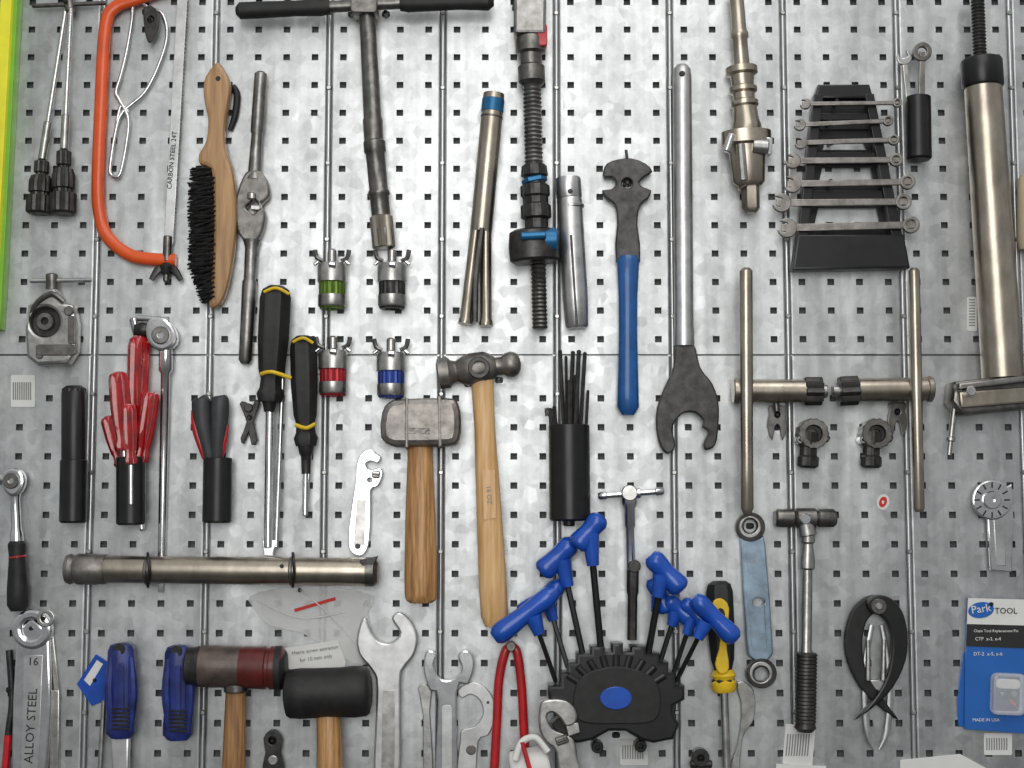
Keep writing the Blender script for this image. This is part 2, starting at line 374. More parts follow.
t.cyl((30,281),(92,280),2.4,'chrome',14); t.cyl((52,274),(52,294),6,'steel_dark',14); t.ytube(71,312,5,'steel_dark',8,25,12); t.ytube(42,356,4,'steel_dark',8,24.5,12)
t.pl(rrect(56,350,40,11,3),'steel_dark',22,3); t.pl(rrect(72,330,8,28,2),'steel_dark',21,3); t.hook(52,283,8); t.done()
# headset cup remover tubes
t=Tool('split_cup_remover')
t.la((494,93),(481,232),[(0,8),(1,10.5),(4,10.8),(136,11),(140,11)],'nickel',15); t.cyl((493.4,99),(492,113),11.3,'anod_cyan',15)
t.ytube(494,94,3,'gunmetal',10,12)
t.cyl((491.8,116),(491.4,119),11.3,'steel_dark',15)
for (a,b) in (((477,222),(465,324)),((486,222),(486,326))):
    t.la(a,b,[(0,5.8),(40,5.8),(92,6),(94,7),(98,7)],'nickel',15,n=14,sq=1.5)
t.sw([(482,228,25),(476,275,22),(475,322,18)],3,'gunmetal',n=6); t.hook(492,104,8); t.done()
t=Tool('cup_remover_tube')
t.la((568,178),(577,328),[(3,.01),(3,9),(0,10),(0,12),(2,12.8),(20,12.8),(21,12.2),(23,12.8),(120,12.8),(148,11.5),(150,10)],'steel_satin',15)
t.cyl((571,205),(571.4,209),13.1,'steel',15); t.ytube(570,192,2.6,'gunmetal',20,28.5,12)
t.sw([(571,235,28),(577,327,27)],1.2,'gunmetal',n=6,sub=1); t.hook(567,182,6); t.done()
# headset press
t=Tool('headset_press')
t.pl(rrect(530,12,32,50,3,1),'worn_steel',6,26,bev=3); t.pl(rrect(542,38,10,22,3,0),'red_paint',8,22); t.cyl((519,36),(544,38),6,'gunmetal',20)
t.la((530,38),(532,86),[(0,14),(3,15),(14,15),(16,11),(26,11),(28,13.5),(42,13.5),(46,10)],'steel_dark',18)
t.la((532,84),(534,168),thread(84,9.5,4.2,1.4),'worn_steel',18)
t.la((534,164),(537,234),[(0,8),(2,12),(12,13),(14,10),(20,10),(22,14),(32,14),(34,12),(40,12),(42,14.5),(54,14.5),(56,11),(70,11)],'gunmetal',18,fl=(10,.05))
t.la((533,230),(535,262),[(0,20),(2,24),(14,25.5),(26,25),(28,22)],'gunmetal',22,n=28,sq=.75)
t.cyl((521,236),(546,235),4,'anod_cyan',42)
t.la((545,240),(558,240),[(0,12),(2,12),(12,12),(14,10)],'anod_cyan',28)
t.la((538,256),(540,329),thread(72,8,4.0,1.2),'steel_dark',18); t.cyl((534,178),(535,183),13,'anod_cyan',18,n=6); t.hook(516,8,10); t.done()
# pedal wrench
t=Tool('pedal_wrench')
hd=[(603,172),(607,164),(618,160),(631,159),(645,164),(652,172),(645,177),(639,183),(643,188),(651,191),(648,199),(640,206),(637,225),(640,262),(616,262),(617,225),(615,206),(606,199),(602,191),(611,190),(616,184),(612,178),(604,178)]
t.pl(hd,'gunmetal',4,9,bev=1.5,sm=2,holes=[circ(627,184,5,14)])
t.la((628,256),(628,415),[(0,9),(4,11.5),(40,9.5),(80,9.3),(130,10.5),(150,11),(158,6)],'blue_dip',10,sq=.75)
t.sw([(626,150,12),(627,158,12),(627,164,8)],1.5,'gunmetal',n=6); t.hook(627,184,12); t.done()
# lockring spanner with steel tube
t=Tool('hook_spanner')
t.la((682,65),(684,346),[(0,5),(4,8.5),(12,9.5),(120,9.7),(262,9.7),(264,10.3),(280,10.3)],'steel_satin',12)
t.ytube(682,74,3,'gunmetal',18,22.5,14)
t.pl([(676,344),(693,344),(700,368),(712,384),(718,403),(718,425),(715,445),(706,450),(703,444),(708,432),(702,427),(703,421),(695,413),(684,413),(676,420),(672,430),(675,446),(668,454),(660,446),(656,428),(657,408),(664,388),(673,368)],'gunmetal',7,9,bev=1.5,sm=3)
t.hook(683,74,10); t.done()
# upper right facing tool
t=Tool('head_tube_reamer')
t.la((736,-10),(742,70),[(0,7),(40,7.5),(44,9),(48,9),(50,7.5),(80,8)],'nickel',16)
t.la((741,66),(747,134),[(0,10),(2,16),(8,16),(10,12),(20,11),(22,14),(26,14),(28,11),(34,11),(36,14),(40,14),(42,12),(54,13),(60,15),(68,15)],'nickel',16)
t.la((746,130),(749,186),[(0,18),(2,25),(14,25),(16,20),(24,18),(50,16),(54,12)],'nickel',20,n=28,sq=.7)
t.cyl((752,146),(768,147),8,'steel',30); t.pl(rrect(766,147,11,17,2,4),'chrome',22,10); t.cyl((732,134),(726,152),4,'chrome',34)
t.sw([(741,144,36),(744,180,34)],4,'steel',n=8,sub=1)
t.la((750,180),(751,213),[(0,9),(28,9),(33,5)],'nickel',16,n=6); t.cyl((746.5,182),(749,186),11,'nickel',16)
t.hook(741,62,8); t.done()
# wrench rack
t=Tool('spanner_rack')
t.pl([(817,86),(868,86),(872,100),(813,100)],'black_plastic',3,14,bev=2)
t.pl([(813,96),(822,96),(806,240),(796,240)],'black_plastic',3,16); t.pl([(863,96),(872,96),(901,240),(890,240)],'black_plastic',3,16)
t.pl([(796,236),(902,236),(908,269),(791,271)],'black_plastic',3,18,bev=2)
t.pl([(818,100),(866,100),(872,130),(814,130)],'black_plastic',2,4,bev=.5)
t.pl(rrect(843,158,66,9,2),'black_plastic',2,10); t.pl(rrect(846,196,72,9,2),'black_plastic',2,10); t.pl(rrect(842,118,54,7,2),'black_plastic',2,10)
t.pl([(814,125),(872,125),(896,236),(800,236)],'black_plastic',1.5,2,bev=.3,holes=[[(826,140),(862,140),(866,150),(822,150)],[(822,168),(870,168),(874,186),(818,186)],[(818,208),(876,208),(880,226),(814,226)]])
t.hook(842,92,6); t.done()
def spanner(x0,y0,x1,y1,R,w,m='steel_dark',d0=20.5,th=4.5):
    t=Tool('combination_wrench'); a=math.degrees(math.atan2(y1-y0,x1-x0))
    t.bar((x0,y0),(x1,y1),w,w,m,d0+.5,th-1); t.open_end((x0+R*.6,y0),R,R*.95,a+180+15,m,d0,th)
    t.pl(circ(x1-R*.5,y1,R*.85,20),m,d0,th+.6,holes=[circ(x1-R*.5,y1,R*.48,12)]); t.hook((x0*2+x1)/3,(y0*2+y1)/3,d0+1)
    t.done()
for (a,b,c,d_,R,w) in ((802,104,900,103,5.5,4),(796,125,891,121,6,4.5),(797,143,897,140,6.5,5),(788,161,900,160,8,6),(787,184,912,182,9,6.5),(776,203,908,202,9.5,7),(781,228,916,225,10,7.5)):
    spanner(a,b,c,d_,R,w,'rust_steel')
t=Tool('wrench_holder_pot'); t.la((918,97),(919,160),hollow(63,12.5,2,50),'black_plastic',15)
for (x0,y0,x1,y1,R) in ((904,58,911,118,7.5),(922,52,921,118,9.5)):
    t.bar((x0,y0),(x1,y1),5,7,'rust_steel' if R>9 else 'steel',14,3.5)
    if R>9: t.pl(circ(x0,y0,R,22),'steel_dark',13.5,5,holes=[circ(x0,y0,R*.5,14)])
    else: t.open_end((x0,y0),R,8,-110,'steel',13.5,4.5)
t.hook(918,110,4); t.done()
# large nickel press at right
t=Tool('steerer_press_tool')
t.la((977,-10),(980,60),thread(70,7,3.4,1.1),'gunmetal',26)
t.la((981,58),(983,88),[(0,15),(2,19.5),(4,20.5),(28,20.5),(30,19)],'black_plastic',26,n=32)
t.la((983,86),(1003,378),[(0,18.5),(140,19.3),(286,20.3),(292,20.3)],'nickel',26,n=40)
t.pl([(950,383),(1040,372),(1040,408),(958,416),(948,402)],'steel_dark',2,34,bev=3); t.pl([(956,384),(1040,374),(1040,381),(956,390)],'worn_steel',30,20,bev=2)
t.pl([(958,392),(1040,386),(1040,402),(960,408)],'nickel',34,8,bev=2)
t.la((955,402),(949,455),[(0,3),(34,3),(35,4.5),(38,4.5),(39,2.5),(52,2.5)],'steel',20); t.ytube(968,392,5,'chrome',30,52,12)
t.hook(975,400,10); t.done()
t=Tool('beige_bottle'); t.la((1027,175),(1027,250),[(0,6),(4,9),(66,10),(74,8)],'beige_plastic',12); t.hook(1026,190,4); t.done()
for k in (0,1):
    t=Tool('bottom_bracket_facing_tool')
    if k==0:
        t.cyl((735,391),(806,391),11.8,'nickel',20,n=28); t.cyl((733,391),(739,391),13.2,'nickel',20); t.cyl((804,391),(822,391),13.2,'gunmetal',20,fl=(9,.1)); t.cyl((820,391),(827,391),7,'steel',20)
        t.la((746,268),(747,514),[(0,4),(3,6.6),(110,6.6),(160,6.2),(240,6.6),(246,4)],'nickel',34); t.cyl((776,402),(777,412),3,'steel_dark',12)
        t.hook(765,398,10)
    else:
        t.cyl((856,390),(930,389),11.8,'nickel',20,n=28); t.cyl((926,389),(932,389),13.2,'nickel',20); t.cyl((839,391),(858,390),13.6,'gunmetal',20,fl=(9,.1)); t.cyl((832,391),(841,391),6,'steel',20)
        t.la((914,268),(919,512),[(0,3),(3,5.5),(110,5.8),(160,5.4),(240,5.6),(244,4)],'nickel',34); t.hook(890,398,10)
    t.done()
for (x,y) in ((777,412),(897,409)):
    t=Tool('pin_clip'); t.pl([(x-8,y-6),(x+8,y-6),(x+8,y+2),(x+10,y+16),(x+5,y+28),(x+2,y+14),(x-2,y+14),(x-5,y+28),(x-10,y+14),(x-8,y+2)],'steel_dark',1,5,sm=2,holes=[circ(x,y+3,3,10)]); t.hook(x,y+3,6); t.done()
for (x,y) in ((811,438),(874,438)):
    t=Tool('crank_puller')
    t.la((x-2,y-6),(x-3,y+30),[(0,10),(12,10),(14,8),(22,8),(24,10),(32,10),(34,7)],'gunmetal',12,fl=(8,.06))
    t.ytube(x+1,y-4,15,'steel_dark',4,22,28,hole=9,fl=(14,.04)); t.ytube(x+1,y-4,9,'gunmetal',6,16,20,hole=5); t.cyl((x+8,y-4),(x+18,y+2),3.5,'steel_dark',12)
    t.ytube(x-12,y+2,4,'chrome',6,20,12,hole=2); t.hook(x-2,y+8,8); t.done()
# pots on the left
t=Tool('hand_torch'); t.la((74,387),(74,462),[(0,9),(2,11.5),(70,11.5),(75,11.5)],'gunmetal',15,fl=(18,.03))
t.la((74,386),(74,470),[(0,8),(1,12.2),(12,12.2),(13,11)],'black_plastic',15)
t.la((74,460),(73,523),hollow(63,13.5,1.6,50),'black_plastic',15); t.hook(74,480,4); t.done()
t=Tool('screwdriver_pot'); t.la((131,457),(131,525),hollow(68,14.5,2,54),'black_plastic',17); t.la((141,513),(142,531),[(0,3),(16,3),(18,1)],'chrome',8)
t.hook(131,480,4); t.done()
def screwdriver(p0,p1,p2,r,m,d,band=None,dr=2.6,fl=(6,.08),name='screwdriver',sm='chrome'):
    t=Tool(name); L=math.hypot(p1[0]-p0[0],p1[1]-p0[1])
    t.la(p0,p1,[(0,r*.5),(L*.03,r*.85),(L*.1,r),(L*.45,r),(L*.72,r*.86),(L*.8,r*.68),(L*.88,r*.72),(L*.93,r*.9),(L,r*.75)],m,d,fl=fl)
    t.cyl(p1,p2,dr,sm,d)
    return t
for (p0,p1,r,d) in (((139,336),(136,440),9.5,14),((118,372),(124,450),9,24),((108,416),(122,466),7.5,13),((152,392),(141,462),7.5,17),((129,404),(131,464),6.5,30)):
    t=screwdriver(p0,p1,((p1[0]*.5+131*.5),505),r,'red_clear',d,name='red_screwdriver',fl=(6,.16)); 
    q=lambda k:(p0[0]+(p1[0]-p0[0])*k,p0[1]+(p1[1]-p0[1])*k)
    t.cyl(q(.02),q(.14),r*.92,'red_paint',d); t.done()
t=Tool('screwdriver_pot'); t.la((218,458),(217,523),hollow(65,14.5,2,54),'black_plastic',17); t.hook(218,480,4); t.done()
t=Tool('long_nose_pliers')
t.sw([(200,398,20),(201,402,20),(203,425,20),(209,455,18),(213,485,17)],[5,9.5,9,7,4],'grey_rubber',n=12); t.sw([(193,410,22),(196,430,22),(205,458,20)],[2,4,3],'red_paint',n=10)
t.sw([(220,396,20),(220,400,20),(219,425,20),(217,455,18),(216,485,17)],[5,9,9,7,4],'grey_rubber',n=12); t.sw([(227,425,20),(224,440,20),(220,460,18)],[2,3.5,3],'red_paint',n=10); t.done()
# ratchet left-centre
t=Tool('ratchet_wrench')
t.sw([(135,330),(142,330),(148,330)],[6,8,7],'gunmetal',12); t.pl(cr([(150,320),(165,318),(176,330),(177,344),(164,352),(152,346),(147,334)],True,3),'chrome',6,14,bev=3)
t.ytube(162,336,9,'steel_dark',8,23,20,hole=3.5); t.cyl((134,318),(142,350),5,'chrome',6); t.cyl((136,318),(170,320),3,'chrome',16)
t.la((166,350),(161,592),[(0,6.5),(20,7),(24,4.5),(120,4.2),(200,4),(236,3.5),(242,3)],'chrome',(12,2.5)); t.hook(160,326,8); t.done()
# yellow/black screwdrivers
t=screwdriver((276,286),(270,402),(268,548),14.5,'black_rubber',17,dr=4.2); t.cyl((283,368),(276,548),2.3,'chrome',14); t.la((270,398),(269,412),[(0,9),(6,7),(14,5)],'gunmetal',17); t.pl([(262,540),(276,540),(273,556),(264,556)],'chrome',15,3)
t.sw([(264,292,30),(276,288,32),(289,294,28)],1.6,'yellow_plastic',n=8); t.sw([(261,374,28),(272,372,31),(291,378,24)],2,'yellow_plastic',n=8); t.hook(278,320,4); t.done()
t=screwdriver((303,336),(306,446),(305,516),12.5,'black_rubber',16,dr=2.8); t.cyl((311,440),(306,512),2,'chrome',13); t.la((306,442),(306,474),[(0,9),(10,7),(14,5),(30,4.5)],'gunmetal',16)
t.sw([(293,342,26),(303,338,29),(313,343,26)],1.6,'yellow_plastic',n=8); t.sw([(296,425,24),(306,428,28),(315,424,24)],2,'yellow_plastic',n=8); t.hook(304,360,4); t.done()
t=Tool('spoke_key'); t.pl([(240,404),(246,402),(250,410),(256,400),(260,404),(254,422),(258,440),(252,445),(249,432),(244,444),(241,438),(247,422)],'gunmetal',4,7,sm=2,holes=[circ(250,418,2.2,8)]); t.ytube(249,408,4.5,'gunmetal',4,14,12); t.hook(250,418,10); t.done()
# frame alignment tube
t=Tool('frame_alignment_tube')
t.la((98,569),(372,572),[(0,13.5),(268,14),(276,14)],'nickel',22,n=36)
t.la((65,569),(106,569.3),[(0,9),(2,14),(6,15.5),(10,13.5),(14,15.5),(32,15.5),(34,14.8),(42,14.8)],'rust_steel',22,n=28)
t.la((366,571.8),(378,572),[(12,.01),(12,4),(12,10),(8,14.5),(0,14.5)],'steel_dark',22,n=28)
for x in (148,292): t.cyl((x-2,570+x*.004),(x+2,570+x*.004),14.9,'steel_dark',22,n=28)
for x in (148,293): t.sw([(x,556,1),(x,554,30),(x+1,570,38.5),(x,586,30),(x,584,8)],1.5,'black_plastic',n=8,sub=4)
t.ytube(282,566,2,'gunmetal',30,36.6,10); t.pl([(360,560),(378,556),(374,566),(364,570)],'gunmetal',24,10); t.hook(220,568,8); t.done()
# hammers
t=Tool('sledge_hammer')
t.pl([(383,414),(390,403),(404,400),(447,399),(458,403),(461,422),(459,440),(449,446),(405,447),(392,446),(382,438)],'rust_steel',4,34,bev=6,sm=2)
t.pl([(406,398),(410,400),(410,448),(406,449)],'rust_steel',3.4,35,bev=1.5); t.pl([(438,398),(442,397),(443,447),(439,448)],'rust_steel',3.4,35,bev=1.5)
t.la((420,436),(421,603),[(0,11),(12,12.5),(40,13.5),(90,15.5),(140,16.5),(158,16.3),(164,15),(167,11)],'wood_mid',20,sq=.8,n=28); t.pl(rrect(418,432,32,12,3),'rust_steel',5,33,bev=3)
t.hook(400,444,20); t.hook(440,444,20); t.done()
t=Tool('ball_peen_hammer')
t.la((437,374),(521,363),[(0,10),(2,15.5),(12,15.5),(15,12),(20,10.5),(26,14),(34,16.5),(48,16.5),(54,14),(60,9),(66,9),(70,12),(76,13),(81,11),(84,6),(85,.5)],'rust_steel',18,n=28)
t.la((482,376),(495,626),[(0,11.5),(20,11),(50,10.5),(90,11.5),(150,13),(210,14),(240,13.5),(250,10)],'wood_light',18,sq=.85,n=28)
t.ytube(479,368,11,'gunmetal',26,36,20,hole=7); t.pl([(482,470),(495,470),(496,518),(484,520)],'wood_light',28.2,.9,bev=.1); t.tx('16 OZ',489,495,5,'ink_grey',29.4,ang=85); t.hook(468,384,18); t.hook(499,380,18); t.done()
t=Tool('adjustable_wrench')
t.pl([(362,453),(370,449),(377,454),(381,457),(378,463),(371,461),(366,464),(370,470),(380,468),(383,474),(378,486),(371,490),(371,510),(370,535),(367,550),(360,556),(350,550),(349,530),(353,500),(356,480),(357,464)],'chrome',4,7,sm=3,holes=[circ(370,480,2.2,8)])
t.pl([(357,500),(366,500),(364,545),(354,545)],'steel',10.3,1.5,bev=.4); t.cyl((372,474),(380,475),3.5,'steel',12,fl=(8,.1)); t.ytube(358,546,3,'gunmetal',5,12.2,12); t.hook(372,458,6); t.done()
# pot with rods
t=Tool('rod_pot'); t.la((569,425),(570,521),hollow(96,20.5,2,50),'black_plastic',23,n=32)
t.cyl((569,520),(569,526),6,'gunmetal',16)
for (x0,y0,x1,r) in ((560,350,566,2),(566,356,567,1.6),(573,351,568,2.2),(579,350,573,2.2),(585,352,578,2),(576,375,575,3.4),(550,408,555,2.2),(588,390,584,1.6),(554,406,560,2),(570,380,570,3)):
    t.cyl((x0,y0),(x1,470),r,'gunmetal',random.uniform(18,29),n=8)
t.sw([(550,410,22),(546,409,22),(547,416,22)],1.6,'gunmetal',n=6,sub=2); t.hook(569,450,4); t.done()
# P-handle hex key stand: stepped moulded block
t=Tool('hex_key_stand')
t.pl([(548,684),(560,684),(560,671),(567,671),(567,661),(576,661),(576,652),(590,652),(590,645),(604,645),(604,650),(611,650),(611,642),(622,642),(622,650),(630,650),(630,645),(645,645),(645,652),(658,652),(658,661),(667,661),(667,671),(674,671),(674,684),(683,684),(683,698),(672,704),(672,713),(678,722),(672,737),(652,741),(640,738),(624,729),(608,729),(592,738),(577,741),(557,737),(551,722),(560,713),(560,704),(548,698)],'black_plastic',3,30,bev=3)
for i in range(-4,5):
    a=math.radians(i*13); x0,y0=616+44*math.sin(a),708-44*math.cos(a)*.9; x1,y1=616+62*math.sin(a),708-60*math.cos(a)*.9
    t.cyl((x0,y0),(x1,y1),5,'black_plastic',30,n=12)
t.pl([(574,692),(585,674),(616,666),(648,674),(660,692),(655,720),(616,724),(578,720)],'black_rubber',32,3,bev=2,sm=4)
t.pl(circ(616,698,16,26,ry=11.5),'blue_plastic',34.5,1.5,bev=.6); t.ytube(640,745,6,'black_plastic',2,20,14,hole=3); t.ytube(597,746,6,'black_plastic',2,20,14,hole=3)
t.hook(616,735,4); t.done()
def pkey(h0,h1,s0,s1,d,r=8.5,sr=2.8):
    t=Tool('hex_key'); mx=((h0[0]+h1[0])/2,(h0[1]+h1[1])/2)
    t.sw([(*h0,d),(h0[0]*.85+h1[0]*.15,h0[1]*.85+h1[1]*.15,d),(*mx,d),(h0[0]*.12+h1[0]*.88,h0[1]*.12+h1[1]*.88,d),(*h1,d)],[r*.6,r*1.05,r*.95,r*1.15,r*.7],'blue_plastic',n=14)
    e=(s0[0]*.72+s1[0]*.28,s0[1]*.72+s1[1]*.28)
    t.sw([(*s0,d),(s0[0]*.85+s1[0]*.15,s0[1]*.85+s1[1]*.15,d),(*e,d)],[r*.95,r*.75,r*.6],'blue_plastic',n=12)
    t.cyl(s0,s1,sr,'black_plastic',(d,22),n=6); t.done()
pkey((602,516),(576,547),(590,533),(601,650),38,10,3.4)
pkey((574,541),(541,573),(562,560),(583,655),26,10,3)
pkey((563,583),(520,615),(548,602),(568,668),20,8.5,2.4)
pkey((557,590),(494,638),(533,616),(556,682),38,9.5,2.4)
pkey((650,555),(682,590),(662,575),(648,655),38,10,3.4)
pkey((652,578),(668,612),(659,598),(648,650),22,8.5,3)
pkey((666,598),(692,620),(676,612),(660,662),26,8.5,2.6)
pkey((683,600),(708,628),(692,618),(672,678),31,7.5,2.4)
pkey((694,597),(736,640),(706,622),(676,682),46,9,2.4)
# chrome T bar
t=Tool('t_bar_socket_driver')
t.la((598,496),(664,491),[(0,2.5),(2,4),(8,4),(9,3),(24,3),(25,5.5),(42,5.5),(43,3),(57,3),(58,4),(64,4),(66,2.5)],'chrome',16)
t.ytube(629,493,8,'steel',8,24,18); t.la((629,496),(631,570),[(0,8),(8,8),(12,5.5),(30,5.5),(32,4.2),(74,4.5)],'chrome',14)
t.la((633,562),(632,640),[(0,4),(2,6),(30,6),(34,4.8),(78,4.8)],'gunmetal',14,n=6); t.ytube(634,566,6.5,'gunmetal',8,20,14); t.hook(629,488,8); t.done()
# yellow/black screwdriver
t=screwdriver((719,581),(724,690),(727,772),12.5,'black_rubber',14,dr=4,sm='steel'); t.la((717,584),(724,681),[(30,9),(32,12.5),(34,9)],'yellow_plastic',14)
t.pl(cr([(712,606),(720,598),(729,608),(726,640),(729,668),(721,674),(715,664),(720,640)],True,3),'yellow_plastic',23,4,bev=1.5); t.pl(cr([(717,612),(721,608),(725,614),(722,636),(719,628)],True,3),'black_rubber',26.5,1.5,bev=.5); t.la((723.5,680),(724.5,692),[(0,10),(2,12.4),(8,12.4),(11,10)],'yellow_plastic',14); t.hook(720,630,4); t.done()
t=Tool('adjustable_spanner')
t.pl([(730,768),(738,740),(741,716),(740,700),(737,690),(738,682),(745,682),(753,690),(755,706),(752,722),(742,738),(738,780),(730,780)],'steel',2,6,sm=3); t.hook(747,712,6); t.done()
# blue ring wrench
t=Tool('ring_wrench')
t.pl([(740,540),(747,536),(760,538),(765,545),(772,640),(771,656),(761,662),(750,657),(746,640)],'blue_steel',4,7,bev=1.5,sm=2,holes=[circ(758,602,6,14,ry=5)])
t.pl([(744,548),(761,548),(767,650),(752,650)],'blue_steel',10.5,.8,bev=.2,holes=[circ(758,602,6,14,ry=5)])
t.pl(circ(750,527,14.5,30),'gunmetal',3,10,holes=[circ(750,526,7,12)]); t.pl(circ(761,673,15,30),'gunmetal',3,10,holes=[circ(761,674,7.5,12)])
t.pl(circ(750,527,11,24),'steel',12,1.6,holes=[circ(750,526,8,14)]); t.pl(circ(761,673,11.5,24),'steel',12,1.6,holes=[circ(761,674,8.5,14)])
t.tx('15',752,560,6,'ink_grey',11.5,ang=85); t.tx('14',762,636,6,'ink_grey',11.5,ang=85); t.hook(750,526,12); t.done()
# ratchet with swivel
t=Tool('sliding_t_socket_wrench')
t.la((775,518),(836,518),[(0,7),(2,9),(18,9.5),(19,7.5),(22,10),(40,10),(42,7.5),(44,9.3),(58,9.3),(61,7)],'steel_dark',16)
t.cyl((804,514),(808,536),9,'steel',16); t.ytube(805,519,5.5,'chrome',20,28,16)
t.la((808,530),(806,655),[(0,7),(12,7),(14,5),(30,7.5),(38,7.5),(40,5),(60,5.3),(118,5.3),(124,7)],'steel',16)
t.la((806.5,652),(805,732),[(0,7),(1,10)]+[(2+i*3.7+j,10.8-(1.2 if j>1.8 else 0)) for i in range(19) for j in (0,1.8,2)]+[(76,11),(80,7)],'gunmetal',16); t.hook(806,540,8); t.done()
# calliper
t=Tool('cone_calliper')
t.pl([(866,601),(876,595),(890,598),(902,612),(907,635),(905,660),(893,686),(874,706),(853,720),(872,700),(886,676),(891,650),(889,628),(880,616),(870,612)],'black_plastic',8,9,bev=2,sm=3)
t.pl([(886,603),(876,595),(862,599),(850,613),(844,638),(847,662),(860,688),(878,706),(898,720),(884,700),(868,676),(862,650),(864,628),(870,616)],'black_rubber',3,7,bev=2,sm=3)
t.ytube(877,606,8,'steel_dark',3,19,20); t.ytube(877,606,3.5,'steel',3,21,12)
t.la((868,640),(868,680),[(0,2),(40,3)],'steel',12,n=10); t.la((884,640),(883,680),[(0,2),(40,3)],'steel',12,n=10)
t.sw([(872,625),(866,660),(865,700),(868,735),(874,750)],[2.5,3,3.4,3,1.2],'steel_satin',7,sq=.6); t.sw([(882,625),(888,660),(890,700),(886,735),(879,750)],[2.5,3,3.4,3,1.2],'steel_satin',7,sq=.6)
t.pl([(868,680),(887,680),(886,690),(869,690)],'steel_satin',6,3); t.hook(877,606,6); t.done()
t=Tool('chain_wear_gauge')
t.pl([(990,496),(1011,484),(1013,520),(1011,572),(990,570),(987,520)],'chrome',5,5,bev=1); t.pl(circ(992,500,20,30),'chrome',9,4,bev=1.5)
for a in range(0,360,30): t.pl(rrect(992+15*math.cos(math.radians(a)),500+15*math.sin(math.radians(a)),6,1.6,.5,a),'gunmetal',12.6,.8,bev=.1)
t.ytube(992,500,9,'chrome',12,16,20,hole=3); t.pl([(993,518),(1004,516),(1006,566),(996,566)],'steel_satin',9,2); t.hook(984,488,8); t.done()
# blister package
t=Tool('tool_package')
t.pl([(963,652),(1045,640),(1045,735),(958,726),(957,700)],'card_blue',.5,2,bev=.3)
t.pl([(968,598),(1045,600),(1045,735),(964,729),(965,660)],'card_blue',3,3,bev=.4); t.pl([(968,598),(1045,600),(1045,626),(967,624)],'paper',6,.6,bev=.1); t.pl([(967,624),(1045,626),(1045,649),(966,646)],'ink',6,.8,bev=.1)
t.pl(circ(981,610,13,24,ry=8,ang=-8),'card_blue',6.7,.5,bev=.1); t.tx('Park',981,609,8,'paper',7.6,ang=-8); t.tx('TOOL',1006,611,6,'ink',7.2)
t.tx('Chain Tool Replacement Pin',996,631,2.8,'paper',7.4) ; t.tx('CTP  x-3, x-4',988,639,3.4,'paper',7.4); t.tx('DT-2  x-5, x-6',988,654,3.6,'paper',6.5)
t.pl(rrect(1008,694,34,42,6,2),'clear_bag',6,12,bev=3); t.pl(rrect(1008,684,24,10,4,3),'paper',6.5,3,bev=1,sm=0); t.ytube(1002,694,2.2,'steel',7,10,8); t.ytube(1014,694,3,'steel',7,11,10); t.cyl((1010,700),(1016,706),1.4,'ink_red',9)
t.tx('MADE IN USA',986,720,3.2,'paper',6.4); t.hook(990,604,9); t.done()
# lower left
t=Tool('socket_ratchet')
t.pl(cr([(3,474),(12,468),(23,471),(26,482),(22,492),(14,497),(5,490)],True,3),'chrome',8,12,bev=3); t.ytube(13,481,8,'steel_dark',8,22,18,hole=3); t.cyl((-4,478),(8,480),6,'chrome',14)
t.la((15,493),(17,545),[(0,6),(6,4.5),(36,5),(42,6.5),(52,6.5)],'chrome',13); t.la((17,541),(18,611),[(0,7),(3,9),(16,8),(50,10.5),(64,10.5),(70,7)],'black_rubber',13); t.cyl((17.3,556),(17.5,558),8.8,'red_paint',13); t.hook(14,472,8); t.done()
t=Tool('ring_spanner')
t.pl([(18,630),(33,618),(50,632),(52,700),(47,790),(12,790),(14,700)],'chrome',4,8,bev=2); t.pl(circ(33,629,20,32),'chrome',3,13,bev=3,holes=[circ(33,629,10,12)])
t.pl([(24,655),(43,655),(38,790),(20,790)],'steel_satin',11.2,1.5,bev=.5); t.tx('ALLOY STEEL',31,726,9,'ink',12.9,ang=-88); t.tx('16',33,662,8,'ink',13,ang=0); t.hook(33,628,14); t.done()
t=Tool('ring_spanner'); t.pl(circ(46,618,9,22),'steel',17,4,holes=[circ(46,618,5,12)]); t.bar((50,628),(58,700),6,6,'steel',1,3); t.bar((56,690),(54,790),8,10,'steel',1,5); t.hook(46,618,19); t.done()
t=Tool('allen_key'); t.sw([(9,650),(12,700),(8,735),(4,790)],3.4,'gunmetal',5); t.sw([(8,735,5.5),(5,770,5.5)],3.8,'red_paint',n=8,sub=1); t.hook(10,690,5); t.done()
t=Tool('blue_gauge_card'); t.pl([(77,684),(96,654),(112,664),(106,700),(92,706)],'blue_plastic',1,2,bev=.3); t.pl([(84,680),(97,660),(103,664),(90,686)],'paper',3.1,.3,bev=.05); t.hook(95,680,4); t.done()
